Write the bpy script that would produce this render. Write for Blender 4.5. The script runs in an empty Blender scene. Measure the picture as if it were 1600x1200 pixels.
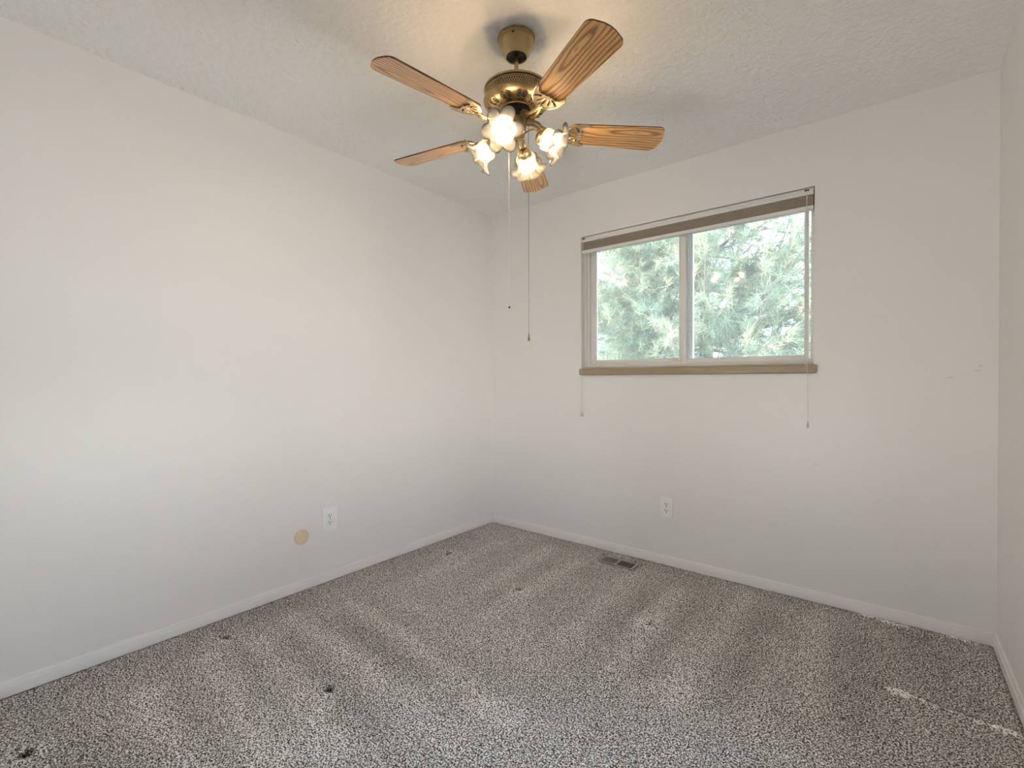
import bpy, bmesh, math, random
import numpy as np
from mathutils import Vector, Matrix

C = bpy.context.scene
COL = C.collection
PI = math.pi
rng = np.random.default_rng(7)
random.seed(7)

# ------------------------------------------------------------------ camera
W, H, YR = 2.84, 2.44, -3.15            # room width, height, rear wall
cam_d = bpy.data.cameras.new('camera')
cam = bpy.data.objects.new('camera', cam_d)
COL.objects.link(cam)
cam_d.sensor_width = 36.0
cam_d.lens = 735.14 / 1600 * 36.0
cam_d.clip_start = 0.02
YAW, PITCH, ROLL = 0.677579, -0.009416, -0.002519
fw = Vector((-math.sin(YAW) * math.cos(PITCH), math.cos(YAW) * math.cos(PITCH), math.sin(PITCH)))
rt = Vector((math.cos(YAW), math.sin(YAW), 0))
up = rt.cross(fw)
r2 = rt * math.cos(ROLL) + up * math.sin(ROLL)
u2 = -rt * math.sin(ROLL) + up * math.cos(ROLL)
cam.matrix_world = Matrix(((r2.x, u2.x, -fw.x, 2.485), (r2.y, u2.y, -fw.y, -2.8375),
                           (r2.z, u2.z, -fw.z, 1.135), (0, 0, 0, 1)))
C.camera = cam

# ------------------------------------------------------------------ light and exposure
SKY = 5.95
BULB = 188.0
wd = bpy.data.worlds.new('overcast_sky')
C.world = wd
wd.use_nodes = True
bg = wd.node_tree.nodes['Background']
nt_ = wd.node_tree
wtc = nt_.nodes.new('ShaderNodeTexCoord')
wsep = nt_.nodes.new('ShaderNodeSeparateXYZ')
wmr = nt_.nodes.new('ShaderNodeMapRange')
wmx = nt_.nodes.new('ShaderNodeMixRGB')
wmr.inputs[1].default_value = -.06
wmr.inputs[2].default_value = .06
wmx.inputs[1].default_value = (2.46, 2.48, 2.52, 1)       # added glow below the horizon, brighter than the sky, lifts the ceiling
wmx.inputs[2].default_value = (0.82, 0.92, 1.16, 1)       # overcast sky above it
nt_.links.new(wtc.outputs['Generated'], wsep.inputs[0])
nt_.links.new(wsep.outputs[2], wmr.inputs[0])
nt_.links.new(wmr.outputs[0], wmx.inputs[0])
nt_.links.new(wmx.outputs[0], bg.inputs[0])
bg.inputs[1].default_value = SKY
vs = C.view_settings
vs.view_transform = 'Standard'
vs.look = 'None'
vs.exposure = 0.0
vs.gamma = 1.0
vs.use_curve_mapping = False
C.cycles.max_bounces = 14
C.cycles.diffuse_bounces = 10
C.cycles.transparent_max_bounces = 16
C.cycles.use_denoising = True
C.cycles.sample_clamp_indirect = 6.0
C.cycles.caustics_reflective = False
C.cycles.caustics_refractive = False


# ------------------------------------------------------------------ materials
def mat(name, color=(.8, .8, .8), rough=.5, metal=0.0, spec=.5):
    m = bpy.data.materials.new(name)
    m.use_nodes = True
    b = m.node_tree.nodes['Principled BSDF']
    b.inputs['Base Color'].default_value = (*color, 1)
    b.inputs['Roughness'].default_value = rough
    b.inputs['Metallic'].default_value = metal
    b.inputs['Specular IOR Level'].default_value = spec
    return m


def nd(m, t, **kw):
    n = m.node_tree.nodes.new(t)
    for k, v in kw.items():
        if k in n.inputs:
            n.inputs[k].default_value = v
        else:
            setattr(n, k, v)
    return n


def ln(m, a, ao, b, bi):
    m.node_tree.links.new(a.outputs[ao], b.inputs[bi])


def bsdf(m):
    return m.node_tree.nodes['Principled BSDF']


def ramp(m, stops):
    r = nd(m, 'ShaderNodeValToRGB')
    e = r.color_ramp.elements
    while len(e) < len(stops):
        e.new(.5)
    for i, (p, c) in enumerate(stops):
        e[i].position = p
        e[i].color = (*c, 1)
    return r


def add_bump(m, scale, strength, dist, detail=3, coord='Object'):
    tc = nd(m, 'ShaderNodeTexCoord')
    nz = nd(m, 'ShaderNodeTexNoise', Scale=scale, Detail=detail, Roughness=.55)
    bp = nd(m, 'ShaderNodeBump', Strength=strength, Distance=dist)
    ln(m, tc, coord, nz, 'Vector')
    ln(m, nz, 'Fac', bp, 'Height')
    ln(m, bp, 'Normal', bsdf(m), 'Normal')
    return nz


M = {}
# painted drywall: eggshell sheen, faint roller texture
M['wall'] = mat('wall_paint', (.855, .84, .825), .40, 0, .45)
add_bump(M['wall'], 60, .10, .002)


def wall_scuffs(m):
    """a few faint grey scuffs with shapes of their own on the back wall"""
    tc = nd(m, 'ShaderNodeTexCoord')
    acc = None
    for (x, z, sx, sz) in ((2.69, 1.139, .022, .0055), (2.787, 1.188, .010, .006), (2.776, 1.168, .018, .005),
                           (2.19, .70, .014, .004)):
        mp = nd(m, 'ShaderNodeMapping')
        mp.inputs['Location'].default_value = (-x / sx, 0, -z / sz)
        mp.inputs['Scale'].default_value = (1 / sx, 0, 1 / sz)
        g = nd(m, 'ShaderNodeTexGradient', gradient_type='SPHERICAL')
        ln(m, tc, 'Object', mp, 'Vector')
        ln(m, mp, 'Vector', g, 'Vector')
        if acc is None:
            acc = g
        else:
            a = nd(m, 'ShaderNodeMath', operation='ADD')
            ln(m, acc, 0 if acc.bl_idname == 'ShaderNodeMath' else 'Fac', a, 0)
            ln(m, g, 'Fac', a, 1)
            acc = a
    mul = nd(m, 'ShaderNodeMath', operation='MULTIPLY')
    mul.inputs[1].default_value = .35
    ln(m, acc, 0, mul, 0)
    mx = nd(m, 'ShaderNodeMixRGB')
    mx.inputs[1].default_value = bsdf(m).inputs['Base Color'].default_value
    mx.inputs[2].default_value = (.35, .33, .30, 1)
    ln(m, mul, 0, mx, 0)
    ln(m, mx, 0, bsdf(m), 'Base Color')


M['wall_b'] = M['wall'].copy()
M['wall_b'].name = 'wall_paint_scuffed'
wall_scuffs(M['wall_b'])

# sprayed texture ceiling
M['ceil'] = mat('textured_ceiling', (.92, .915, .90), .9, 0, .2)


def ceil_bump(m):
    tc = nd(m, 'ShaderNodeTexCoord')
    n1 = nd(m, 'ShaderNodeTexNoise', Scale=120.0, Detail=4.0, Roughness=.7)
    n2 = nd(m, 'ShaderNodeTexVoronoi', Scale=120.0)
    ad = nd(m, 'ShaderNodeMath', operation='SUBTRACT')
    bp = nd(m, 'ShaderNodeBump', Strength=.5, Distance=.004)
    ln(m, tc, 'Object', n1, 'Vector')
    ln(m, tc, 'Object', n2, 'Vector')
    ln(m, n1, 'Fac', ad, 0)
    ln(m, n2, 'Distance', ad, 1)
    ln(m, ad, 0, bp, 'Height')
    ln(m, bp, 'Normal', bsdf(m), 'Normal')


ceil_bump(M['ceil'])
M['trim'] = mat('semi_gloss_trim', (.83, .82, .80), .3, 0, .5)
M['vinyl'] = mat('white_vinyl', (.82, .81, .79), .35, 0, .45)
M['plate'] = mat('white_plastic', (.91, .91, .90), .3)
M['slot'] = mat('dark_slot', (.02, .018, .016), .7)
M['ivory'] = mat('ivory_plastic', (.74, .61, .41), .3)
M['screw'] = mat('steel_screw', (.45, .42, .36), .35, 1)
M['sill'] = mat('tan_sill', (.36, .285, .18), .4)
add_bump(M['sill'], 40, .1, .001)
M['shade_fabric'] = mat('taupe_fabric', (.36, .31, .26), .85, 0, .15)
M['cord'] = mat('white_cord', (.72, .70, .66), .7)
M['tassel'] = mat('tassel_plastic', (.60, .56, .50), .45)
M['register'] = mat('register_metal', (.46, .39, .36), .4, .3)
M['duct'] = mat('duct_dark', (.012, .010, .009), .8)


def carpet_mat():
    m = mat('speckled_carpet', (.2, .19, .18), .97, 0, .1)
    tc = nd(m, 'ShaderNodeTexCoord')
    n1 = nd(m, 'ShaderNodeTexNoise', Scale=190.0, Detail=2.5, Roughness=.6)
    n2 = nd(m, 'ShaderNodeTexNoise', Scale=3.0, Detail=3.0)
    n3 = nd(m, 'ShaderNodeTexVoronoi', Scale=170.0)
    ln(m, tc, 'Object', n1, 'Vector')
    ln(m, tc, 'Object', n2, 'Vector')
    ln(m, tc, 'Object', n3, 'Vector')
    r = ramp(m, [(.36, (.020, .018, .017)), (.45, (.13, .124, .118)), (.53, (.42, .408, .392)), (.65, (.93, .91, .885))])
    ln(m, n1, 'Fac', r, 'Fac')
    at = nd(m, 'ShaderNodeAttribute', attribute_name='nap_shade')
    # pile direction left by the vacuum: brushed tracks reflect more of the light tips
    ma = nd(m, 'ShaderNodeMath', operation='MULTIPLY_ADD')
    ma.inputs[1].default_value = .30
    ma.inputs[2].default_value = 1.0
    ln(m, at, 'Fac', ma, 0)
    mb = nd(m, 'ShaderNodeMath', operation='MULTIPLY_ADD')
    mb.inputs[1].default_value = .35
    mb.inputs[2].default_value = 1.30
    ln(m, n2, 'Fac', mb, 0)
    mc = nd(m, 'ShaderNodeMath', operation='MULTIPLY')
    ln(m, ma, 0, mc, 0)
    ln(m, mb, 0, mc, 1)
    vm = nd(m, 'ShaderNodeVectorMath', operation='SCALE')
    ln(m, r, 'Color', vm, 0)
    ln(m, mc, 0, vm, 'Scale')
    ln(m, vm, 0, bsdf(m), 'Base Color')
    bp = nd(m, 'ShaderNodeBump', Strength=.8, Distance=.006)
    ln(m, n3, 'Distance', bp, 'Height')
    ln(m, bp, 'Normal', bsdf(m), 'Normal')
    return m


M['carpet'] = carpet_mat()


def brass(name, col, rough):
    m = mat(name, col, rough, 1)
    tc = nd(m, 'ShaderNodeTexCoord')
    n = nd(m, 'ShaderNodeTexNoise', Scale=25.0, Detail=3.0)
    r = ramp(m, [(.3, tuple(c * .82 for c in col)), (.7, tuple(min(1, c * 1.1) for c in col))])
    ln(m, tc, 'Object', n, 'Vector')
    ln(m, n, 'Fac', r, 'Fac')
    ln(m, r, 'Color', bsdf(m), 'Base Color')
    return m


M['brass'] = brass('antique_brass', (.41, .305, .155), .33)
M['brass_light'] = brass('polished_brass', (.66, .51, .31), .32)
M['dark_metal'] = mat('black_metal', (.02, .018, .015), .4, .3)
M['chain_dark'] = mat('aged_chain', (.28, .22, .14), .35, 1)
M['chain_light'] = mat('bright_chain', (.82, .76, .66), .35, .6)


def oak():
    m = mat('golden_oak', (.5, .25, .08), .28, 0, .6)
    bsdf(m).inputs['Coat Weight'].default_value = 1.0
    bsdf(m).inputs['Coat Roughness'].default_value = .36
    tc = nd(m, 'ShaderNodeTexCoord')
    mp = nd(m, 'ShaderNodeMapping')
    mp.inputs['Location'].default_value = (-.066, .018, 0)
    mp.inputs['Scale'].default_value = (.12, 1, 1)
    nz = nd(m, 'ShaderNodeTexNoise', Scale=9.0, Detail=2.0)
    mpn = nd(m, 'ShaderNodeMapping')
    mpn.inputs['Scale'].default_value = (.6, 1.5, 1)
    wv = nd(m, 'ShaderNodeTexWave', wave_type='RINGS', rings_direction='Z', Scale=24.0, Distortion=2.6, Detail=2.0)
    wv.inputs['Detail Scale'].default_value = 1.6
    fi = nd(m, 'ShaderNodeTexNoise', Scale=1.0, Detail=4.0, Roughness=.7)
    mpf = nd(m, 'ShaderNodeMapping')
    mpf.inputs['Scale'].default_value = (9, 330, 60)
    add = nd(m, 'ShaderNodeVectorMath', operation='MULTIPLY_ADD')
    add.inputs[1].default_value = (.02, .025, 0)
    ln(m, tc, 'Object', mpn, 'Vector')
    ln(m, mpn, 'Vector', nz, 'Vector')
    ln(m, tc, 'Object', mp, 'Vector')
    ln(m, nz, 'Color', add, 0)
    ln(m, mp, 'Vector', add, 2)
    ln(m, add, 0, wv, 'Vector')
    ln(m, tc, 'Object', mpf, 'Vector')
    ln(m, mpf, 'Vector', fi, 'Vector')
    r1 = ramp(m, [(.04, (.30, .115, .025)), (.30, (.62, .30, .075)), (.9, (.84, .47, .145))])
    r2_ = ramp(m, [(.36, (.48, .40, .32)), (.52, (1, 1, 1))])
    ln(m, wv, 'Fac', r1, 'Fac')
    ln(m, fi, 'Fac', r2_, 'Fac')
    mx = nd(m, 'ShaderNodeMixRGB', blend_type='MULTIPLY')
    mx.inputs[0].default_value = .75
    ln(m, r1, 'Color', mx, 1)
    ln(m, r2_, 'Color', mx, 2)
    ln(m, mx, 0, bsdf(m), 'Base Color')
    return m


M['oak'] = oak()
M['oak_edge'] = mat('dark_blade_edge', (.055, .028, .012), .45)


def glass_mat(name, tint, rough, haze):
    m = bpy.data.materials.new(name)
    m.use_nodes = True
    nt = m.node_tree
    nt.nodes.clear()
    out = nd(m, 'ShaderNodeOutputMaterial')
    tr = nd(m, 'ShaderNodeBsdfTransparent')
    tr.inputs[0].default_value = (*tint, 1)
    gl = nd(m, 'ShaderNodeBsdfGlossy')
    gl.inputs['Roughness'].default_value = rough
    fr = nd(m, 'ShaderNodeFresnel', IOR=1.5)
    mx = nd(m, 'ShaderNodeMixShader')
    ln(m, fr, 0, mx, 0)
    ln(m, tr, 0, mx, 1)
    ln(m, gl, 0, mx, 2)
    last = mx
    if haze:                                            # pale haze mixed into the glass, washing out the view
        df = nd(m, 'ShaderNodeBsdfDiffuse')
        df.inputs[0].default_value = (.85, .87, .85, 1)
        tl = nd(m, 'ShaderNodeBsdfTranslucent')
        tl.inputs[0].default_value = (.85, .89, .88, 1)
        dm = nd(m, 'ShaderNodeMixShader')
        dm.inputs[0].default_value = .6
        ln(m, df, 0, dm, 1)
        ln(m, tl, 0, dm, 2)
        hz = nd(m, 'ShaderNodeMixShader')
        hz.inputs[0].default_value = haze
        ln(m, mx, 0, hz, 1)
        ln(m, dm, 0, hz, 2)
        last = hz
    ln(m, last, 0, out, 0)
    return m


M['pane'] = glass_mat('hazed_window_glass', (.97, .985, .975), .03, .09)


def frosted():
    m = bpy.data.materials.new('frosted_lamp_glass')
    m.use_nodes = True
    m.node_tree.nodes.clear()
    out = nd(m, 'ShaderNodeOutputMaterial')
    tr = nd(m, 'ShaderNodeBsdfTransparent')
    tr.inputs[0].default_value = (1, .97, .92, 1)
    tl = nd(m, 'ShaderNodeBsdfTranslucent')
    tl.inputs[0].default_value = (.93, .89, .82, 1)
    df = nd(m, 'ShaderNodeBsdfDiffuse')
    df.inputs[0].default_value = (.90, .87, .82, 1)
    gl = nd(m, 'ShaderNodeBsdfGlossy')
    gl.inputs['Roughness'].default_value = .25
    a = nd(m, 'ShaderNodeMixShader')
    a.inputs[0].default_value = .5
    b = nd(m, 'ShaderNodeMixShader')
    fz = nd(m, 'ShaderNodeAttribute', attribute_name='frost')   # etched lobes, clearer throat
    tm = nd(m, 'ShaderNodeMapRange')
    tm.inputs[3].default_value = .93
    tm.inputs[4].default_value = .58
    ln(m, fz, 'Fac', tm, 0)
    ln(m, tm, 0, b, 0)
    c = nd(m, 'ShaderNodeMixShader')
    fr = nd(m, 'ShaderNodeFresnel', IOR=1.4)
    ln(m, tl, 0, a, 1)
    ln(m, df, 0, a, 2)
    ln(m, a, 0, b, 1)
    ln(m, tr, 0, b, 2)
    ln(m, fr, 0, c, 0)
    ln(m, b, 0, c, 1)
    ln(m, gl, 0, c, 2)
    ln(m, c, 0, out, 0)
    return m


M['frosted'] = frosted()
M['bulb'] = bpy.data.materials.new('lit_bulb')
M['bulb'].use_nodes = True
_b = bsdf(M['bulb'])
_b.inputs['Emission Color'].default_value = (1.0, .74, .46, 1)
_b.inputs['Emission Strength'].default_value = BULB


def needle_mat():
    m = mat('pine_needles', (.3, .4, .25), .6, 0, .3)
    at = nd(m, 'ShaderNodeAttribute', attribute_name='tint')
    r = ramp(m, [(0, (.15, .25, .19)), (.45, (.31, .39, .27)), (.8, (.52, .56, .35)), (1, (.62, .52, .38))])
    ln(m, at, 'Fac', r, 'Fac')
    ln(m, r, 'Color', bsdf(m), 'Base Color')
    return m


M['needles'] = needle_mat()
M['bark'] = mat('pine_bark', (.26, .21, .18), .9)
add_bump(M['bark'], 30, .8, .02)
M['lawn'] = mat('lawn', (.16, .22, .09), .95)
add_bump(M['lawn'], 80, .8, .03)


# ------------------------------------------------------------------ mesh helpers
def box(bm, x0, x1, y0, y1, z0, z1, bev=0.0, seg=2):
    g = bmesh.ops.create_cube(bm, size=1)
    vs_ = g['verts']
    for v in vs_:
        v.co = Vector(((x0 + x1) / 2 + v.co.x * (x1 - x0), (y0 + y1) / 2 + v.co.y * (y1 - y0),
                       (z0 + z1) / 2 + v.co.z * (z1 - z0)))
    if bev:
        es = list({e for v in vs_ for e in v.link_edges})
        bmesh.ops.bevel(bm, geom=es, offset=bev, segments=seg, affect='EDGES', profile=.5)


def lathe(bm, prof, n=48, cap=True, M4=None):
    rings = []
    M4 = M4 or Matrix()
    for (r, z) in prof:
        if r < 1e-6:
            rings.append([bm.verts.new(M4 @ Vector((0, 0, z)))])
        else:
            rings.append([bm.verts.new(M4 @ Vector((r * math.cos(2 * PI * i / n), r * math.sin(2 * PI * i / n), z)))
                          for i in range(n)])
    for a, b in zip(rings[:-1], rings[1:]):
        for i in range(n):
            j = (i + 1) % n
            if len(a) == 1 and len(b) == 1:
                continue
            if len(a) == 1:
                bm.faces.new((a[0], b[i], b[j]))
            elif len(b) == 1:
                bm.faces.new((a[i], b[0], a[j]))
            else:
                bm.faces.new((a[i], b[i], b[j], a[j]))
    if cap:
        for r_ in (rings[0], rings[-1]):
            if len(r_) > 1:
                bm.faces.new(r_)


def tube(bm, pts, rad, n=10, closed=False, flat=None):
    """tube along a polyline; rad a number or list; flat=(a,b) scales the section"""
    pts = [Vector(p) for p in pts]
    N = len(pts)
    rr = rad if isinstance(rad, (list, tuple)) else [rad] * N
    prev = None
    rings = []
    for i, p in enumerate(pts):
        if closed:
            t = pts[(i + 1) % N] - pts[i - 1]
        else:
            t = pts[min(i + 1, N - 1)] - pts[max(i - 1, 0)]
        t.normalize()
        if prev is None:
            ref = Vector((0, 0, 1)) if abs(t.z) < .9 else Vector((0, 1, 0))
            s = t.cross(ref).normalized()
        else:
            s = (prev - t * prev.dot(t)).normalized()
        prev = s
        u = s.cross(t)
        fa, fb = flat or (1, 1)
        rings.append([bm.verts.new(p + (s * math.cos(2 * PI * k / n) * fa + u * math.sin(2 * PI * k / n) * fb) * rr[i])
                      for k in range(n)])
    for i in range(N if closed else N - 1):
        a, b = rings[i], rings[(i + 1) % N]
        for k in range(n):
            bm.faces.new((a[k], a[(k + 1) % n], b[(k + 1) % n], b[k]))
    if not closed:
        bm.faces.new(rings[0][::-1])
        bm.faces.new(rings[-1])


def ball(bm, c, r, seg=10, sc=(1, 1, 1), rot=None):
    m4 = Matrix.Translation(c) @ (rot or Matrix()) @ Matrix.Diagonal((*sc, 1))
    bmesh.ops.create_uvsphere(bm, u_segments=seg, v_segments=max(4, seg // 2 + 1), radius=r, matrix=m4)


def obj(name, bm, m, parent=None, smooth=True, angle=35):
    bmesh.ops.recalc_face_normals(bm, faces=bm.faces[:])
    me = bpy.data.meshes.new(name)
    if smooth:
        lim = math.radians(angle)
        for f in bm.faces:
            f.smooth = True
        for e in bm.edges:
            if len(e.link_faces) == 2 and e.calc_face_angle(0) > lim:
                e.smooth = False
    bm.to_mesh(me)
    bm.free()
    for mm in (m if isinstance(m, (list, tuple)) else [m]):
        me.materials.append(mm)
    o = bpy.data.objects.new(name, me)
    COL.objects.link(o)
    if parent:
        o.parent = parent
    return o


def thing(name, label, cat, loc=(0, 0, 0), rot=(0, 0, 0), group=None, kind=None):
    o = bpy.data.objects.new(name, None)
    o.empty_display_size = .05
    COL.objects.link(o)
    o.location = loc
    o.rotation_euler = rot
    o['label'] = label
    o['category'] = cat
    if group:
        o['group'] = group
    if kind:
        o['kind'] = kind
    return o


def struct(o, label, cat):
    o['kind'] = 'structure'
    o['label'] = label
    o['category'] = cat
    return o


def copy_tree(o, parent=None, rot=None):
    c = o.copy()
    COL.objects.link(c)
    if parent:
        c.parent = parent
    if rot is not None:
        c.rotation_euler = rot
    for ch in list(o.children):
        copy_tree(ch, c)
    return c


NB = bmesh.new

# ------------------------------------------------------------------ room shell
X0, X1, Z0, Z1 = .817, 2.181, 1.163, 2.1165          # rough window opening
T = .16


def carpet_floor():
    nx, ny = 520, 576
    xs = np.linspace(0, W, nx)
    ys = np.linspace(YR, 0, ny)
    gx, gy = np.meshgrid(xs, ys)
    z = rng.normal(0, .0011, gx.shape)
    nap_shade = np.zeros_like(gx)

    def seg(ax, ay, bx, by):
        dx, dy = bx - ax, by - ay
        L2 = dx * dx + dy * dy
        t = np.clip(((gx - ax) * dx + (gy - ay) * dy) / L2, 0, 1)
        return np.hypot(gx - ax - t * dx, gy - ay - t * dy), t
    light = [((.39, -2.36), (.88, -2.36), .05, .9), ((.34, -2.12), (1.05, -2.21), .06, .9),
             ((.34, -1.94), (1.19, -2.07), .05, .8), ((.27, -1.75), (.99, -1.77), .045, .8), ((.99, -1.77), (1.41, -1.83), .06, .5),
             ((.33, -1.49), (.86, -1.53), .04, .8), ((.86, -1.53), (1.48, -1.63), .04, .8),
             ((.99, -.30), (.97, -1.15), .06, .8), ((1.32, -.33), (1.38, -1.11), .055, .75),
             ((1.61, -.34), (1.60, -.73), .05, .8), ((1.60, -.73), (1.64, -1.19), .05, .6),
             ((1.89, -.11), (1.90, -1.17), .04, .7), ((1.80, -.55), (1.84, -1.2), .05, .35), ((2.22, -.05), (2.25, -.95), .04, .65),
             ((2.12, -.55), (2.12, -1.1), .06, .4),
             ((.70, -.25), (.77, -1.24), .06, .7), ((.37, -.35), (.42, -1.30), .07, .6), ((.55, -.6), (.6, -1.3), .06, .3),
             ((1.17, -.5), (1.2, -1.2), .05, .3), ((1.0, -1.25), (1.5, -1.35), .09, .35), ((.55, -1.3), (1.2, -1.4), .05, .3),
             ((1.2, -1.75), (1.6, -1.6), .12, .3)]
    dark = [((.45, -1.62), (1.1, -1.66), .05, .55), ((.43, -1.85), (1.2, -1.93), .04, .5), ((.5, -2.27), (1.0, -2.29), .03, .35),
            ((.3, -2.02), (.9, -2.07), .03, .3), ((.2, -2.6), (.9, -2.55), .1, .35), ((1.15, -.35), (1.17, -1.0), .03, .3),
            ((1.50, -.45), (1.52, -1.2), .035, .4), ((1.74, -.35), (1.74, -1.1), .035, .45), ((2.02, -.3), (2.04, -1.1), .06, .5),
            ((2.38, -.3), (2.41, -.9), .08, .5), ((2.6, -.2), (2.65, -.55), .12, .45), ((.84, -.4), (.86, -1.0), .03, .3),
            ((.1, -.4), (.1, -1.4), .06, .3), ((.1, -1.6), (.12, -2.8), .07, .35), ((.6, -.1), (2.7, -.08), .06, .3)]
    wob = .018 * np.sin(gx * 9 + gy * 5) + .012 * np.sin(gx * 23 - gy * 17)
    for s, sign in ((light, 1), (dark, -1)):
        for (a, b, w, k) in s:
            d, t = seg(*a, *b)
            d = np.abs(d + wob * .8)
            nap_shade += sign * k * np.exp(-(d / w) ** 2)
    nap_shade = np.clip(nap_shade, -1, 1.1)
    z += nap_shade * .0008
    # dents left by furniture feet; crushed pile and hole shade painted into the colour
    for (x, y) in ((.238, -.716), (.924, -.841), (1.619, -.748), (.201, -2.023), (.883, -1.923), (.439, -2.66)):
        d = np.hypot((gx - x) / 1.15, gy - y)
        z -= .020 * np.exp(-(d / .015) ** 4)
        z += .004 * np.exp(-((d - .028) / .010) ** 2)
        nap_shade += .35 * np.exp(-((d - .05) / .03) ** 2) - 2.9 * np.exp(-(d / .017) ** 4)
    # seam: a raised ridge with two spread tufts
    sp = [(2.46, -.645), (2.514, -.649), (2.575, -.656), (2.672, -.667), (2.761, -.678), (2.84, -.672)]
    for a, b in zip(sp[:-1], sp[1:]):
        d, t = seg(*a, *b)
        z += .005 * np.exp(-(d / .010) ** 2) * (d < .05)
        nap_shade += 1.7 * np.exp(-(d / .006) ** 2) * (d < .05) - .7 * np.exp(-((d - .02) / .01) ** 2) * (gy > -.66)
    for (x, y, rx, ry) in ((2.520, -.645, .040, .022), (2.775, -.672, .040, .015), (2.50, -.045, .05, .016), (2.72, -.03, .06, .012),
                           (2.41, -.03, .04, .012)):
        d = np.hypot((gx - x) / rx, (gy - y) / ry)
        nap_shade += 4.5 * np.exp(-d ** 4)
        z += .004 * np.exp(-d ** 2)
    # tucked edge along the baseboards
    for e in (gx - .012, W - .012 - gx, -.012 - gy):
        z -= .010 * np.exp(-(np.clip(e, 0, None) / .010) ** 2)
    # clear the register hole
    inside = (gx > 1.045) & (gx < 1.297) & (gy > -.222) & (gy < -.09)
    z[inside] = -.012
    ring = (gx > 1.035) & (gx < 1.307) & (gy > -.228) & (gy < -.08) & ~inside
    z[ring] -= .002
    nap_shade[ring] -= .5
    v = np.stack([gx, gy, z], -1).reshape(-1, 3)
    idx = np.arange(nx * ny).reshape(ny, nx)
    f = np.stack([idx[:-1, :-1], idx[:-1, 1:], idx[1:, 1:], idx[1:, :-1]], -1).reshape(-1, 4)
    me = bpy.data.meshes.new('floor')
    me.from_pydata(v.tolist(), [], f.tolist())
    at = me.attributes.new('nap_shade', 'FLOAT', 'POINT')
    at.data.foreach_set('value', nap_shade.reshape(-1).astype(np.float32))
    me.polygons.foreach_set('use_smooth', [True] * len(f))
    me.materials.append(M['carpet'])
    o = bpy.data.objects.new('floor', me)
    COL.objects.link(o)
    return struct(o, 'grey speckled wall to wall carpet with vacuum tracks', 'floor')


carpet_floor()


def textured_ceiling():
    """sprayed knock-down texture as real relief, 0 to 4 mm deep"""
    nx, ny = 520, 576
    xs, ys = np.linspace(-.01, W + .01, nx), np.linspace(YR - .01, .01, ny)
    gx, gy = np.meshgrid(xs, ys)
    h = rng.normal(0, 1, gx.shape)
    h2 = rng.normal(0, 1, gx.shape)
    for _ in range(1):
        h = (h + .7 * (np.roll(h, 1, 0) + np.roll(h, -1, 0) + np.roll(h, 1, 1) + np.roll(h, -1, 1))) / 1.72
    for _ in range(3):
        h2 = (h2 + np.roll(h2, 1, 0) + np.roll(h2, -1, 0) + np.roll(h2, 1, 1) + np.roll(h2, -1, 1)) / 2.236
    h = np.clip(h * .8 + h2 * .35 + .2, -.9, 1.5)
    z = H - .0013 * (h + .9)
    v = np.stack([gx, gy, z], -1).reshape(-1, 3)
    idx = np.arange(nx * ny).reshape(ny, nx)
    f = np.stack([idx[:-1, :-1], idx[1:, :-1], idx[1:, 1:], idx[:-1, 1:]], -1).reshape(-1, 4)
    n0 = len(v)
    x0, x1, y0, y1, z0, z1 = -T, W + T, YR - T, T, H + .002, H + .15
    bv = [(x, y, zz) for zz in (z0, z1) for y in (y0, y1) for x in (x0, x1)]
    bf = [(0, 2, 3, 1), (4, 5, 7, 6), (0, 1, 5, 4), (2, 6, 7, 3), (0, 4, 6, 2), (1, 3, 7, 5)]
    me = bpy.data.meshes.new('ceiling')
    me.from_pydata(v.tolist() + bv, [], f.tolist() + [tuple(n0 + i for i in q) for q in bf])
    sm = [True] * len(f) + [False] * 6
    me.polygons.foreach_set('use_smooth', sm)
    me.materials.append(M['ceil'])
    o = bpy.data.objects.new('ceiling', me)
    COL.objects.link(o)
    return struct(o, 'white spray textured ceiling', 'ceiling')


textured_ceiling()
bm = NB(); box(bm, -T, 0, YR - T, T, -.15, H)
struct(obj('wall_left', bm, M['wall']), 'long blank white wall on the left', 'wall')
U0, U1, UZ0, UZ1 = -2.60, -1.25, .12, .93       # added opening for fill light beside the camera, out of frame
bm = NB()
box(bm, W, W + T, YR - T, U0, -.15, H)
box(bm, W, W + T, U1, T, -.15, H)
box(bm, W, W + T, U0, U1, -.15, UZ0)
box(bm, W, W + T, U0, U1, UZ1, H)
struct(obj('wall_right', bm, M['wall'], smooth=False), 'sliver of white wall at the right edge', 'wall')
V0, V1, VZ0, VZ1 = 1.25, 2.25, .12, .93          # added low opening for fill light behind the camera
bm = NB()
box(bm, 0, V0, YR - T, YR, -.15, H)
box(bm, V1, W, YR - T, YR, -.15, H)
box(bm, V0, V1, YR - T, YR, -.15, VZ0)
box(bm, V0, V1, YR - T, YR, VZ1, H)
struct(obj('wall_rear', bm, M['wall'], smooth=False), 'white wall behind the camera', 'wall')
bm = NB()
box(bm, 0, X0, 0, T, -.15, H)
box(bm, X1, W, 0, T, -.15, H)
box(bm, X0, X1, 0, T, -.15, Z0)
box(bm, X0, X1, 0, T, Z1, H)
struct(obj('wall_back', bm, M['wall_b'], smooth=False), 'white wall with the window in it', 'wall')
bm = NB(); box(bm, -T, W + T, YR - T, T, -.30, -.151)
struct(obj('trim_1', bm, M['duct']), 'slab under the carpet', 'subfloor')


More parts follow.
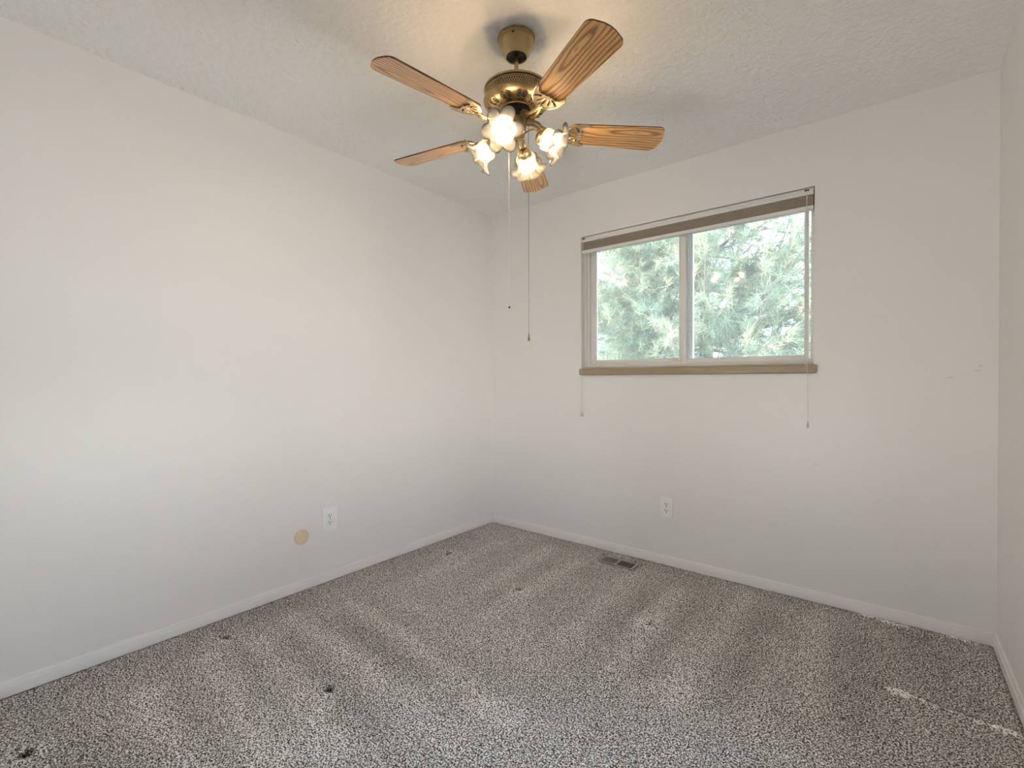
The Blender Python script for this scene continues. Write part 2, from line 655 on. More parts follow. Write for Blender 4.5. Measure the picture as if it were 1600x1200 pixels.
def baseboard(name, p0, p1, nrm, label):
    """2 1/4 inch moulding, profile swept between two floor points"""
    prof = [(0, .0), (.013, .0), (.013, .032), (.0115, .038), (.0085, .041), (.0085, .046), (.0065, .051), (.003, .056), (0, .057)]
    bm = NB()
    p0, p1, nrm = Vector(p0), Vector(p1), Vector(nrm)
    a = [bm.verts.new(p0 + nrm * d + Vector((0, 0, z - .004))) for d, z in prof]
    b = [bm.verts.new(p1 + nrm * d + Vector((0, 0, z - .004))) for d, z in prof]
    n = len(prof)
    for i in range(n):
        bm.faces.new((a[i], b[i], b[(i + 1) % n], a[(i + 1) % n]))
    bm.faces.new(a)
    bm.faces.new(b)
    struct(obj(name, bm, M['trim'], angle=25), label, 'baseboard')


baseboard('baseboard_left', (0, YR, 0), (0, 0, 0), (1, 0, 0), 'white baseboard along the left wall')
baseboard('baseboard_back', (.013, 0, 0), (W - .013, 0, 0), (0, -1, 0), 'white baseboard under the window wall')
baseboard('baseboard_right', (W, YR, 0), (W, 0, 0), (-1, 0, 0), 'white baseboard along the right wall')

# ------------------------------------------------------------------ window
win = thing('window_1', 'white two pane sliding window in the back wall', 'window', kind='structure')


def frame_rect(bm, x0, x1, z0, z1, y0, y1, wl, wr, wb, wt, bev=.003):
    box(bm, x0, x0 + wl, y0, y1, z0, z1, bev)
    box(bm, x1 - wr, x1, y0, y1, z0, z1, bev)
    box(bm, x0 + wl - .001, x1 - wr + .001, y0, y1, z0, z0 + wb, bev)
    box(bm, x0 + wl - .001, x1 - wr + .001, y0, y1, z1 - wt, z1, bev)


SZ = 1.207                                              # top of the sill
bm = NB()
frame_rect(bm, X0, X1, SZ, Z1, .045, .125, .016, .016, .018, .03)
frame_rect(bm, X0 + .012, X1 - .012, SZ + .012, Z1 - .02, .060, .125, .018, .010, .020, .03, .002)
box(bm, X0 + .028, X1 - .02, .078, .086, SZ + .028, SZ + .040, .001)
obj('window_frame', bm, M['vinyl'], win)
bm = NB()                                               # fixed sash, outer track
frame_rect(bm, .845, 1.546, SZ + .030, Z1 - .045, .088, .112, .040, .046, .030, .035)
for z in (1.36, 1.54, 1.86):
    ball(bm, (1.537, .088, z), .003, 8)
sash = obj('sash', bm, M['vinyl'], win)
bm = NB(); box(bm, .884, 1.501, .098, .102, SZ + .059, Z1 - .079)
obj('glass_pane', bm, M['pane'], sash)
bm = NB()                                               # sliding sash, inner track
frame_rect(bm, 1.478, 2.150, SZ + .026, Z1 - .045, .052, .078, .040, .020, .028, .035)
box(bm, 1.474, 1.480, .050, .080, SZ + .04, Z1 - .06, .001)
sash2 = obj('sash', bm, M['vinyl'], win)
bm = NB(); box(bm, 1.517, 2.131, .064, .068, SZ + .053, Z1 - .079)
obj('glass_pane', bm, M['pane'], sash2)
bm = NB()
box(bm, X0 - .006, X1 + .013, -.022, .0, 1.164, SZ, .006, 3)
box(bm, X0 + .0005, X1 - .0005, -.004, .125, 1.164, SZ, .001)
s = obj('window_sill', bm, M['sill'], win)
s['label'] = 'tan window sill'

# window added to the right wall for fill light, out of frame
win3 = thing('fill_window_right', 'unseen white window added to the right wall for fill light', 'window', (W, 0, 0), kind='structure')
bm = NB()
for y0, y1, z0, z1 in ((U0, U0 + .05, UZ0, UZ1), (U1 - .05, U1, UZ0, UZ1), (U0 + .049, U1 - .049, UZ0, UZ0 + .05),
                       (U0 + .049, U1 - .049, UZ1 - .05, UZ1), ((U0 + U1) / 2 - .025, (U0 + U1) / 2 + .025, UZ0 + .049, UZ1 - .049)):
    box(bm, .05, .11, y0, y1, z0, z1, .003)
obj('window_frame', bm, M['vinyl'], win3)
bm = NB(); box(bm, .076, .080, U0 + .04, U1 - .04, UZ0 + .04, UZ1 - .04)
obj('glass_pane', bm, M['pane'], win3)

# low window added behind the camera for fill light
win2 = thing('fill_window_rear', 'unseen low white window added behind the camera for fill light', 'window', (0, YR, 0), kind='structure')
bm = NB()
for x0, x1, z0, z1 in ((V0, V0 + .06, VZ0, VZ1), (V1 - .06, V1, VZ0, VZ1), (V0 + .059, V1 - .059, VZ0, VZ0 + .06),
                       (V0 + .059, V1 - .059, VZ1 - .06, VZ1), ((V0 + V1) / 2 - .03, (V0 + V1) / 2 + .03, VZ0 + .059, VZ1 - .059)):
    box(bm, x0, x1, -.12, -.05, z0, z1, .003)
obj('window_frame', bm, M['vinyl'], win2)
bm = NB(); box(bm, V0 + .05, V1 - .05, -.088, -.084, VZ0 + .05, VZ1 - .05)
obj('glass_pane', bm, M['pane'], win2)

# ------------------------------------------------------------------ raised blind
BX0, BX1 = X0 + .005, X1 - .005
bl = thing('window_blind', 'taupe pleated window blind raised to the top of the window', 'blind', (0, 0, 0))
bm = NB()
box(bm, BX0, BX1, -.001, .043, 2.078, 2.1075, .002)
box(bm, BX0, BX1, -.004, .004, 2.088, 2.092, .001)
box(bm, BX0, BX1, -.004, .003, 2.101, 2.1075, .001)
hr = obj('headrail', bm, M['vinyl'], bl)
bm = NB()
npl = 9
prof = []
for i in range(2 * npl + 1):
    z = 2.078 - .056 * i / (2 * npl)
    prof.append((.001 if i % 2 else .0045, z))
pv = [(BX0 + .002, BX1 - .002)]
fr = [(y, z) for y, z in prof] + [(.034 - (y - .001), z) for y, z in reversed(prof)]
a = [bm.verts.new((BX0 + .002, y, z)) for y, z in fr]
b = [bm.verts.new((BX1 - .002, y, z)) for y, z in fr]
n = len(fr)
for i in range(n):
    bm.faces.new((a[i], b[i], b[(i + 1) % n], a[(i + 1) % n]))
bm.faces.new(a)
bm.faces.new(b)
obj('pleated_fabric', bm, M['shade_fabric'], bl, smooth=False)['label'] = 'taupe pleated fabric'
bm = NB()
box(bm, BX0, BX1, -.002, .036, 2.001, 2.0215, .003)
obj('bottom_rail', bm, M['vinyl'], bl)
for x, s in ((.838, 1), (2.147, -1)):
    bm = NB()
    box(bm, x - .010, x + .010, -.007, -.001, 2.097, 2.103, .001)
    ball(bm, (x + .003 * s, -.008, 2.099), .0045, 8)
    obj('cord_lock', bm, M['dark_metal'], hr)


def cord(x, ztop, zbot, dx, bottoms):
    bm = NB()
    for k, (ex, ez) in enumerate(bottoms):
        pts = []
        for i in range(14):
            t = i / 13
            pts.append((x + (ex - x) * t ** 2 + .0015 * math.sin(7 * t + k), -.009 - .019 * min(1, t * 3), ztop + (ez - ztop) * t))
        tube(bm, pts, .0012, 6)
    c = obj('pull_cord', bm, M['cord'], bl)
    for ex, ez in bottoms:
        bm = NB()
        lathe(bm, [(.0008, .004), (.002, .003), (.0035, -.006), (.0055, -.020), (.0052, -.028), (.003, -.032)], 14,
              M4=Matrix.Translation((ex, -.028, ez)))
        obj('cord_tassel', bm, M['tassel'], c)


cord(.838, 2.097, .9, 0, [(.833, .912), (.845, .912)])
cord(2.147, 2.097, .9, 0, [(2.146, 1.236), (2.157, .917)])

# ------------------------------------------------------------------ outlets, round cover, floor register


def outlet(label, loc, rotz, pw, ph):
    """built facing -y, plate centre at the origin"""
    t = thing('electrical_outlet', label, 'outlet', loc, (0, 0, rotz), 'white duplex wall outlets')
    bm = NB(); box(bm, -pw / 2, pw / 2, -.0075, 0, -ph / 2, ph / 2, .003, 3)
    obj('cover_plate', bm, M['plate'], t)
    for s in (1, -1):
        bm = NB()
        lathe(bm, [(0, -.0098), (.0155, -.0098), (.0168, -.0088), (.0168, -.0055), (0, -.0055)], 28, False,
              Matrix.Translation((0, 0, s * .0195)) @ Matrix(((1, 0, 0, 0), (0, 0, 1, 0), (0, .86, 0, 0), (0, 0, 0, 1))))
        rc = obj('receptacle', bm, M['plate'], t)
        zz = s * .0195
        for x0, x1, z0, z1 in ((-.0080, -.0050, -.001, .0088), (.0050, .0077, -.001, .0078)):
            bm = NB(); box(bm, x0, x1, -.0103, -.0094, zz + z0, zz + z1)
            obj('socket_slot', bm, M['slot'], rc)
        bm = NB(); ball(bm, (0, -.0096, zz - .0075), .0032, 10, (1, .35, 1))
        obj('socket_slot', bm, M['slot'], rc)
    bm = NB(); ball(bm, (0, -.0075, 0), .0032, 10, (1, .5, 1))
    obj('screw', bm, M['screw'], t)
    return t


outlet('white duplex outlet on the left wall beside the round ivory cover', (0, -1.411, .345), PI / 2, .088, .139)
outlet('white duplex outlet on the back wall below the window', (1.4185, 0, .348), 0, .080, .124)

rc = thing('round_cover_plate', 'round ivory cover plate low on the left wall', 'cover plate', (0, -1.573, .284), (0, 0, PI / 2))
RM = Matrix(((1, 0, 0, 0), (0, 0, -1, 0), (0, 1, 0, 0), (0, 0, 0, 1)))
bm = NB()
lathe(bm, [(0, .0135), (.024, .013), (.033, .011), (.0385, .0065), (.040, .002), (.040, 0), (0, 0)], 48, False, RM)
obj('cover_disc', bm, M['ivory'], rc)
for z in (.026, -.026):
    bm = NB(); ball(bm, (.004, -.0118, z), .0036, 10, (1, .5, 1))
    obj('screw', bm, M['screw'], rc)

vent = thing('floor_register', 'brown metal floor register in the carpet under the window', 'floor vent', (1.171, -.156, -.003))
bm = NB()
RX, RY = .116, .053
box(bm, -RX, -RX + .011, -RY, RY, -.004, .005, .0015)
box(bm, RX - .011, RX, -RY, RY, -.004, .005, .0015)
box(bm, -RX + .01, RX - .01, -RY, -RY + .006, -.004, .004, .0015)
box(bm, -RX + .01, RX - .01, RY - .011, RY, -.004, .005, .0015)
box(bm, -.006, .006, -RY + .01, RY - .01, -.004, .005, .0015)
obj('register_frame', bm, M['register'], vent)
bm = NB(); box(bm, -RX + .008, RX - .008, -RY + .004, RY - .008, -.008, -.006)
obj('duct_opening', bm, M['duct'], vent)
bm = NB(); box(bm, -.0018, .0018, -RY + .010, RY - .010, .0005, .0035, .0006, 1)
fin = obj('fin', bm, M['register'], vent)
first = True
for side in (-1, 1):
    for k in range(9):
        x = side * (.0145 + k * .0106)
        f = fin if first else fin.copy()
        if not first:
            COL.objects.link(f)
        f.location = (x, 0, -.003 if side > 0 else 0)
        f.scale = (.6 if side > 0 else 1, 1, 1)
        first = False

# ------------------------------------------------------------------ ceiling fan
FX, FY = 1.368, -1.418
fan = thing('ceiling_fan', 'five blade oak and antique brass ceiling fan with four tulip glass lamps', 'ceiling fan', (FX, FY, H))
Z = lambda z: z - H                                     # absolute height -> fan coordinates

bm = NB()
lathe(bm, [(.0, 0), (.066, 0), (.068, -.004), (.068, -.012), (.0655, -.015), (.065, -.030), (.062, -.036), (.054, -.055),
           (.046, -.070), (.042, -.074), (.041, -.078), (.038, -.0785), (.036, -.074), (.035, -.066), (0, -.066)], 64, False)
for i in range(56):                                     # rope edge
    a = 2 * PI * i / 56
    ball(bm, (.068 * math.cos(a), .068 * math.sin(a), -.008), .0042, 6)
can = obj('canopy', bm, M['brass'], fan)
bm = NB()
lathe(bm, [(0, -.060), (.0345, -.0665), (.033, -.074), (.024, -.0745), (.02, -.070), (0, -.070)], 40, False)
obj('hanger_ball', bm, M['dark_metal'], can)
for a in (-62, 60, 180):
    bm = NB()
    a = math.radians(a)
    ball(bm, (.0655 * math.cos(a), .0655 * math.sin(a), -.024), .0042, 10)
    obj('screw', bm, M['dark_metal'], can)
bm = NB(); lathe(bm, [(.0085, -.060), (.0085, Z(2.245))], 24)
obj('downrod', bm, M['brass'], fan)

# motor housing
bm = NB()
lathe(bm, [(0, Z(2.268)), (.02, Z(2.268)), (.022, Z(2.258)), (.06, Z(2.252)), (.10, Z(2.243)), (.119, Z(2.240)), (.1235, Z(2.238)), (.1245, Z(2.234)),
           (.1235, Z(2.230)), (.118, Z(2.229)), (.118, Z(2.198)), (.1235, Z(2.197)), (.126, Z(2.193)), (.1245, Z(2.188)),
           (.118, Z(2.181)), (.109, Z(2.1745)), (.095, Z(2.1695)), (.080, Z(2.1662)), (.066, Z(2.1643)), (.060, Z(2.163)), (.058, Z(2.160)), (0, Z(2.160))], 80, False)
# embossed rings around the vent ovals of the bowl
OV = []
for k in range(20):
    a = 2 * PI * (k + (.16 if k % 2 else -.16) + .3) / 20
    OV.append(a)


def bowl_pt(a, r):                                      # on the bowl and its normal
    z = float(np.interp(r, (.060, .066, .080, .095, .109, .118), (2.163, 2.1643, 2.1662, 2.1695, 2.1745, 2.181)))
    n_ = Vector((.24 * math.cos(a), .24 * math.sin(a), -.97)).normalized()
    return Vector((r * math.cos(a), r * math.sin(a), Z(z))), n_


def bowl_frame(a, r):
    p, n_ = bowl_pt(a, r)
    t = Vector((-math.sin(a), math.cos(a), 0))
    rd = t.cross(n_).normalized()
    return p, n_, t, rd


for a in OV:
    p, n_, t, rd = bowl_frame(a, .095)
    tube(bm, [p + t * .0105 * math.cos(q) + rd * .0165 * math.sin(q) for q in np.linspace(0, 2 * PI, 20, endpoint=False)],
         .0014, 6, True)
hous = obj('motor_housing', bm, M['brass'], fan)
hole_me = None
for a in OV:
    for r_, sc in ((.095, (.0092, .015, .0022)), (.0715, (.0042, .0042, .0022))):
        p, n_, t, rd = bowl_frame(a, r_)
        if hole_me is None:
            bm = NB(); ball(bm, (0, 0, 0), 1, 16)
            vh = obj('vent_hole', bm, M['dark_metal'], hous)
            hole_me = vh.data
        else:
            vh = bpy.data.objects.new('vent_hole', hole_me)
            COL.objects.link(vh)
            vh.parent = hous
        vh.matrix_local = Matrix.Translation(p) @ Matrix((t, rd, n_)).transposed().to_4x4() @ Matrix.Diagonal((*sc, 1))
# pierced grille band: crossing waves around the drum
bm = NB()
lathe(bm, [(.1185, Z(2.228)), (.1185, Z(2.199))], 80, False)
obj('grille_backing', bm, M['dark_metal'], hous)
bm = NB()
kk, ns = 22, 22 * 16
for ph in (0, PI / 2, PI, 3 * PI / 2):
    tube(bm, [(.1203 * math.cos(q), .1203 * math.sin(q), Z(2.2135) + .0128 * math.sin(kk * q + ph))
              for q in np.linspace(0, 2 * PI, ns, endpoint=False)], .0011, 5, True)
obj('vent_grille', bm, M['brass_light'], hous)
# rotor under the housing, switch cup below
bm = NB()
lathe(bm, [(0, Z(2.162)), (.052, Z(2.161)), (.052, Z(2.140)), (.046, Z(2.138)), (.046, Z(2.128)), (.034, Z(2.126)), (.034, Z(2.116)), (0, Z(2.116))], 40, False)
obj('rotor', bm, M['dark_metal'], fan)
bm = NB()
lathe(bm, [(0, Z(2.142)), (.0345, Z(2.142)), (.0375, Z(2.138)), (.0375, Z(2.094)), (.036, Z(2.087)), (.031, Z(2.083)), (.030, Z(2.079)),
           (.031, Z(2.076)), (.031, Z(2.060)), (.028, Z(2.055)), (.018, Z(2.052)), (.010, Z(2.050)), (.0075, Z(2.046)), (.0095, Z(2.041)),
           (.006, Z(2.036)), (0, Z(2.035))], 48, False)
cup = obj('switch_housing', bm, M['brass'], fan)
for q in range(8):                                      # cast scrolls under the cup, as in the light kit centre
    bm = bm if q else NB()
    a = 2 * PI * q / 8
    tube(bm, [(r_ * math.cos(a + .5 * u), r_ * math.sin(a + .5 * u), Z(2.0535) - .004 * math.sin(PI * u)) for u, r_ in
              ((0, .012), (.3, .017), (.6, .022), (.9, .027))], .0022, 6)
obj('scroll_rosette', bm, M['brass_light'], cup)

# ---- blades
BZ, BR0, BR1 = Z(2.0875), .195, .581
TILT = math.radians(-12)


def blade_outline():
    pts = []
    w0, w1 = .050, .064
    # root: rounded
    for a in np.linspace(PI / 2, 3 * PI / 2, 13):
        pts.append((BR0 + .030 + .030 * math.cos(a), w0 * math.sin(a)))
    # tip: gently bowed end with rounded corners
    rc_ = .026
    for a in np.linspace(-PI / 2, -.12, 8):
        pts.append((BR1 - .006 - rc_ + rc_ * math.cos(a), -(w1 - rc_) + rc_ * math.sin(a)))
    pts.append((BR1 + .002, -.018))
    pts.append((BR1 + .003, 0))
    pts.append((BR1 + .002, .018))
    for a in np.linspace(.12, PI / 2, 8):
        pts.append((BR1 - .006 - rc_ + rc_ * math.cos(a), (w1 - rc_) + rc_ * math.sin(a)))
    return pts


def make_blade():
    piv = bpy.data.objects.new('fan_blade', None)
    bm = NB()
    pts = blade_outline()
    th = .006
    a = [bm.verts.new((x, y, -th / 2)) for x, y in pts]
    b = [bm.verts.new((x, y, th / 2)) for x, y in pts]
    n = len(pts)
    bm.faces.new(a)
    bm.faces.new(b)
    for i in range(n):
        f = bm.faces.new((a[i], a[(i + 1) % n], b[(i + 1) % n], b[i]))
        f.material_index = 1
    es = [e for e in bm.edges if e.verts[0].co.z == e.verts[1].co.z]
    bmesh.ops.bevel(bm, geom=es, offset=.0012, segments=2, affect='EDGES')
    return obj('fan_blade', bm, [M['oak'], M['oak_edge']], None, angle=30)


def curve_plate(name, outlines, depth, bevel, m, parent, z):
    cu = bpy.data.curves.new(name, 'CURVE')
    cu.dimensions = '2D'
    cu.fill_mode = 'BOTH'
    cu.extrude = depth
    cu.bevel_depth = bevel
    cu.bevel_resolution = 1
    for pts in outlines:
        sp = cu.splines.new('POLY')
        sp.points.add(len(pts) - 1)
        for p, (x, y) in zip(sp.points, pts):
            p.co = (x, y, 0, 1)
        sp.use_cyclic_u = True
    tmp = bpy.data.objects.new(name, cu)
    me = bpy.data.meshes.new_from_object(tmp)
    bpy.data.objects.remove(tmp)
    bpy.data.curves.remove(cu)
    for v in me.vertices:
        v.co.z += z
    me.materials.clear()
    me.materials.append(m)
    o = bpy.data.objects.new(name, me)
    COL.objects.link(o)
    o.parent = parent
    return o


def ell(cx, cy, a, b, rot, n=16):
    c, s = math.cos(rot), math.sin(rot)
    return [(cx + a * math.cos(q) * c - b * math.sin(q) * s, cy + a * math.cos(q) * s + b * math.sin(q) * c)
            for q in np.linspace(0, 2 * PI, n, endpoint=False)]


def make_iron(parent):
    z = -.0062
    outer = [(.262 + .076 * math.cos(q), .056 * math.sin(q)) for q in np.linspace(PI / 2 - .02, 3 * PI / 2 + .02, 25)]
    inner = [(.272, -.054), (.272, -.049), (.262, -.046), (.252, -.040), (.246, -.032), (.2445, -.024), (.248, -.016), (.2505, -.013),
             (.247, -.009), (.2475, -.004), (.254, 0)]
    inner = inner + [(x, -y) for x, y in reversed(inner[:-1])]
    holes = [ell(.222, 0, .017, .0062, 0), ell(.221, .0165, .017, .0055, -.35), ell(.221, -.0165, .017, .0055, .35),
             ell(.231, .034, .014, .0052, -.85), ell(.231, -.034, .014, .0052, .85), ell(.198, .008, .004, .0035, 0), ell(.198, -.008, .004, .0035, 0)]
    pl = curve_plate('blade_iron', [outer + inner] + holes, .0012, .0012, M['brass_light'], parent, z)
    bm = NB()                                           # raised rim
    tube(bm, [(x, y, z - .0015) for x, y in outer], .0026, 7)
    tube(bm, [(x, y, z - .0015) for x, y in inner], .0020, 7)
    for h in holes[:5]:
        tube(bm, [(x, y, z - .0016) for x, y in h], .0011, 5, True)
    obj('iron_rim', bm, M['brass_light'], pl)
    bm = NB()
    # S-curved arm from the rotor down to the plate, in two strands
    for s in (1, -1):
        pts = []
        for i in range(15):
            t = i / 14
            x = .042 + .150 * t
            zz = .046 * (.5 + .5 * math.cos(PI * min(1, t * 1.15))) - .0075 - .010 * math.sin(PI * t) * (t > .3)
            y = s * (.007 + .006 * math.sin(PI * t) - .004 * t)
            pts.append((x, y, zz))
        tube(bm, pts, [.0062 - .0012 * math.sin(PI * i / 14) for i in range(15)], 8)
    box(bm, .036, .070, -.017, .017, .034, .044, .003)
    ball(bm, (.192, 0, -.009), .008, 12, (1.3, 1, .6))
    obj('iron_arm', bm, M['brass'], pl)
    for x, y in ((.206, .0), (.236, .023), (.236, -.023)):
        bm = NB()
        ball(bm, (x, y, z - .0022), .0042, 10, (1, 1, .6))
        obj('screw', bm, M['dark_metal'], pl)


blade = make_blade()
blade.parent = fan
make_iron(blade)
blade.location = (0, 0, BZ)
PH0 = math.radians(-25.98)
for k in range(5):
    b_ = blade if k == 0 else copy_tree(blade, fan)
    b_.rotation_euler = (Matrix.Rotation(PH0 + 2 * PI * k / 5, 4, 'Z') @ Matrix.Rotation(TILT, 4, 'X')).to_euler()


# ---- lamps: arm > collar, glass shade, bulb
def make_lamp():
    bm = NB()
    pts = [(.026, 0, Z(2.068)), (.045, 0, Z(2.076)), (.062, 0, Z(2.079)), (.080, 0, Z(2.073)), (.093, 0, Z(2.060)), (.100, 0, Z(2.048))]
    sm = []
    for i in range(len(pts) - 1):
        for t in (0, .33, .66):
            p0, p1, p2, p3 = (Vector(pts[max(0, min(len(pts) - 1, i + d))]) for d in (-1, 0, 1, 2))
            sm.append(.5 * ((2 * p1) + (p2 - p0) * t + (2 * p0 - 5 * p1 + 4 * p2 - p3) * t * t + (3 * p1 - p0 - 3 * p2 + p3) * t ** 3))
    sm.append(Vector(pts[-1]))
    tube(bm, sm, .0036, 10)
    arm = obj('lamp_arm', bm, M['brass'], None)
    E = math.radians(-31)
    ax = Vector((math.cos(E), 0, math.sin(E)))
    base = Vector((.098, 0, Z(2.045)))
    L4 = Matrix.Translation(base) @ ax.to_track_quat('Z', 'Y').to_matrix().to_4x4()
    bm = NB()
    lathe(bm, [(0, -.016), (.010, -.016), (.018, -.013), (.024, -.006), (.027, 0), (.027, .010), (.0285, .012), (.0285, .015), (.026, .015),
               (.024, .004), (0, .002)], 36, False, L4)
    for q in range(12):
        a = 2 * PI * q / 12
        tube(bm, [L4 @ Vector((r_ * math.cos(a), r_ * math.sin(a), z_)) for r_, z_ in ((.012, -.0165), (.019, -.0135), (.0255, -.005))], .0016, 5)
    obj('lamp_collar', bm, M['brass_light'], arm)
    # glass: narrow throat, straight body, six ruffled lobes
    prof = [(.0235, .006), (.0245, .012), (.033, .014), (.0375, .019), (.0385, .028), (.0365, .042), (.0362, .054), (.040, .064), (.047, .072),
            (.056, .079), (.063, .084)]
    n = 96
    bm = NB()
    rings = []
    for i, (r_, z_) in enumerate(prof):
        w = max(0, (z_ - .046) / .038)
        ring = []
        for k in range(n):
            a = 2 * PI * k / n
            c_ = 2 * abs(math.cos(3 * a + .3)) ** .65 - 1
            rr = r_ * (1 + .25 * w ** 1.2 * c_ + .02 * w * math.sin(2 * a))
            zz = z_ - .010 * w ** 1.5 * c_
            ring.append(bm.verts.new(L4 @ Vector((rr * math.cos(a), rr * math.sin(a), zz))))
        rings.append(ring)
    for p, q in zip(rings[:-1], rings[1:]):
        for k in range(n):
            bm.faces.new((p[k], p[(k + 1) % n], q[(k + 1) % n], q[k]))
    sh = obj('glass_shade', bm, M['frosted'], arm, angle=80)
    fa_ = sh.data.attributes.new('frost', 'FLOAT', 'POINT')
    fa_.data.foreach_set('value', np.repeat([min(1, max(0, (z_ - .050) / .028)) for r_, z_ in prof], n).astype(np.float32))
    so = sh.modifiers.new('thickness', 'SOLIDIFY')
    so.thickness = .002
    so.offset = 0
    bm = NB()
    lathe(bm, [(0, .003), (.012, .003), (.0125, .022), (.010, .024), (0, .024)], 24, False, L4)
    obj('lamp_socket', bm, M['plate'], arm)
    bm = NB()
    lathe(bm, [(0, .024), (.009, .024), (.011, .030), (.016, .038), (.0185, .047), (.0165, .056), (.010, .0625), (0, .065)], 24, False, L4)
    obj('light_bulb', bm, M['bulb'], arm)
    return arm


lamp = make_lamp()
lamp.parent = fan
for k in range(4):
    l_ = lamp if k == 0 else copy_tree(lamp, fan)
    l_.rotation_euler = (0, 0, math.radians(-69.75 + 90 * k))


# ---- pull chains
def pull_chain(x, y, ztop, zbot, m, side, pend):
    bm = NB()
    pts = []
    tube(bm, [(side[0], side[1], ztop + .012), ((side[0] + x) / 2, (side[1] + y) / 2, ztop + .010), (x, y, ztop)], .0012, 6)
    nb = int((ztop - zbot) / .0046)
    for i in range(nb + 1):
        m4 = Matrix.Translation((x, y, ztop - i * .0046))
        bmesh.ops.create_icosphere(bm, subdivisions=1, radius=.0016, matrix=m4)
    tube(bm, [(x, y, ztop), (x, y, zbot)], .0006, 5)
    ch = obj('pull_chain', bm, m, fan)
    bm = NB()
    if pend:
        lathe(bm, [(0, .004), (.0018, .004), (.0025, 0), (.0026, -.006), (.0038, -.014), (.0052, -.021), (.0050, -.024), (0, -.025)], 18, False,
              Matrix.Translation((x, y, zbot)))
        obj('chain_pendant', bm, M['brass'], ch)
    else:
        ball(bm, (x, y, zbot - .004), .0042, 12)
        obj('chain_pendant', bm, M['dark_metal'], ch)


pull_chain(-.022, -.019, Z(2.050), Z(1.416), M['chain_light'], (-.018, -.015), False)
pull_chain(.037, .027, Z(2.098), Z(1.307), M['chain_dark'], (.028, .020), True)

# ------------------------------------------------------------------ outdoors: lawn and pine
bm = NB(); box(bm, -12, 14, .3, 22, -.55, -.40)
struct(obj('ground', bm, M['lawn']), 'lawn outside the window', 'lawn')


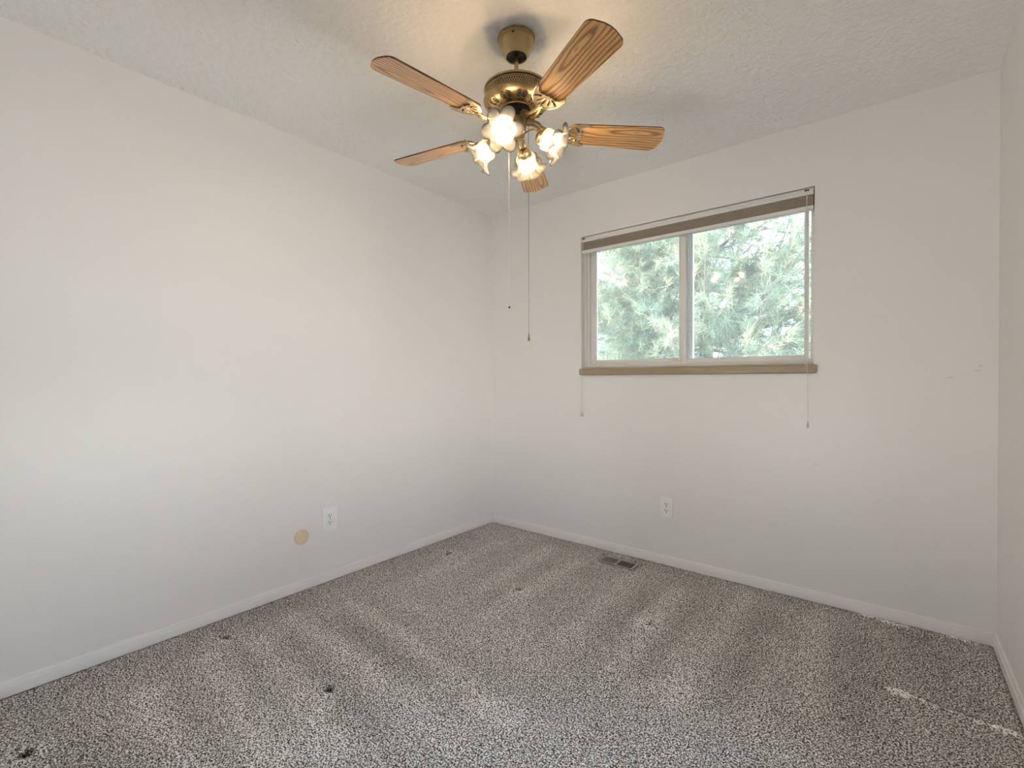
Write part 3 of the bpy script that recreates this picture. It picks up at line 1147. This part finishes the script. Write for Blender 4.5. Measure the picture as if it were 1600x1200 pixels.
def pine(name, label, loc, height, spread, seed, nbr, ntw, nn, z_lo, rear=.4):
    """trunk, whorled limbs with twigs, and a burst of long needles round every twig tip"""
    g = np.random.default_rng(seed)
    t = thing(name, label, 'tree', loc, group='pine trees outside the window')
    bm = NB()
    tube(bm, [(.06 * math.sin(z), .05 * math.cos(z * 1.3), z) for z in np.linspace(-.02, height, 14)],
         [max(.012, .15 * (1 - i / 14)) for i in range(14)], 12)
    obj('trunk', bm, M['bark'], t)
    bm = NB()
    P, D = [], []
    z = z_lo
    while z < height - .25:
        ph = g.uniform(0, 6.28)
        for k in range(nbr):
            a = ph + 2 * PI * k / nbr + g.normal(0, .3)
            front = math.sin(a) < .3
            if not front and g.uniform() > rear + .2:
                continue
            zb = z + g.uniform(-.2, .2)
            L = spread * (1 - .62 * (z - z_lo) / (height - z_lo)) * g.uniform(.62, 1.06)
            rise = g.uniform(-.15, .55)
            pts = [np.array((math.cos(a) * L * s_, math.sin(a) * L * s_, zb + rise * L * s_ * s_ - .06 * L * math.sin(PI * s_)))
                   for s_ in np.linspace(.02, 1, 9)]
            tube(bm, [Vector(p) for p in pts], [.022 * (1 - .8 * i / 8) for i in range(9)], 5)
            dl = pts[-1] - pts[-2]
            P.append(pts[-1])
            D.append(dl / np.linalg.norm(dl))
            for q in range(max(4, int(L * ntw * (1 if front else rear)))):
                s_ = g.uniform(.2, .98)
                i = min(7, int(s_ * 8))
                p = pts[i] + (pts[i + 1] - pts[i]) * (s_ * 8 - i)
                d = pts[i + 1] - pts[i]
                d = d / np.linalg.norm(d)
                side = np.cross(d, (0, 0, 1)) * (1 if q % 2 else -1)
                tw = d * .6 + side * g.uniform(.2, .9) + np.array((0, 0, g.uniform(-.8, .8)))
                tw /= np.linalg.norm(tw)
                l2 = g.uniform(.18, .62)
                e = p + tw * l2 + np.array((0, 0, .04))
                mid = (p + e) / 2 + g.normal(0, .015, 3)
                tube(bm, [Vector(p), Vector(mid), Vector(e)], [.007, .006, .004], 4)
                for f in ((1, .62, .3) if l2 > .36 else (1, .5)):
                    dd = tw + g.normal(0, .22 if f == 1 else .5, 3)
                    P.append(p + (e - p) * f + g.normal(0, .015, 3))
                    D.append(dd / np.linalg.norm(dd))
        z += g.uniform(.2, .28)
    obj('branches', bm, M['bark'], t)
    P, D = np.array(P), np.array(D)
    nt = len(P)
    base = P[:, None, :] - D[:, None, :] * g.uniform(0, .11, (nt, nn, 1))
    dirs = D[:, None, :] * g.uniform(.2, 1.1, (nt, nn, 1)) + g.normal(0, .52, (nt, nn, 3))
    dirs /= np.linalg.norm(dirs, axis=2, keepdims=True)
    ref = np.cross(dirs, g.normal(0, 1, (nt, nn, 3)))
    ref /= np.linalg.norm(ref, axis=2, keepdims=True)
    w = .0028
    tip = base + dirs * g.uniform(.11, .19, (nt, nn, 1)) + np.array((0, 0, -.006))
    v = np.stack([base + ref * w, base - ref * w, tip], 2).reshape(-1, 3)
    N = nt * nn
    me = bpy.data.meshes.new('needles')
    me.vertices.add(len(v))
    me.vertices.foreach_set('co', v.reshape(-1).astype(np.float32))
    me.loops.add(N * 3)
    me.loops.foreach_set('vertex_index', np.arange(N * 3, dtype=np.int32))
    me.polygons.add(N)
    me.polygons.foreach_set('loop_start', np.arange(0, N * 3, 3, dtype=np.int32))
    me.update(calc_edges=True)
    tint = np.clip(g.normal(.42, .24, (nt, 1)) + g.normal(0, .12, (nt, nn)), 0, .92)
    tint[g.uniform(0, 1, nt) < .035] = 1.0                # dry brown tufts
    at = me.attributes.new('tint', 'FLOAT', 'POINT')
    at.data.foreach_set('value', np.repeat(tint.reshape(-1), 3).astype(np.float32))
    me.materials.append(M['needles'])
    print(name, 'tufts', nt, 'needles', N)
    o = bpy.data.objects.new('needles', me)
    COL.objects.link(o)
    o.parent = t
    o['kind'] = 'stuff'
    return t


pine('pine_tree', 'large pine tree filling most of the window view', (.25, 4.6, -.4), 5.6, 2.55, 3, 12, 13, 42, .7, .35)
pine('pine_tree', 'farther pine tree behind the right pane', (2.2, 10.6, -.4), 7.0, 2.2, 23, 9, 8, 36, .8, .2)
pine('pine_tree', 'farther pine tree behind the left pane', (-3.4, 11.4, -.4), 7.5, 2.6, 31, 9, 8, 36, .8, .2)
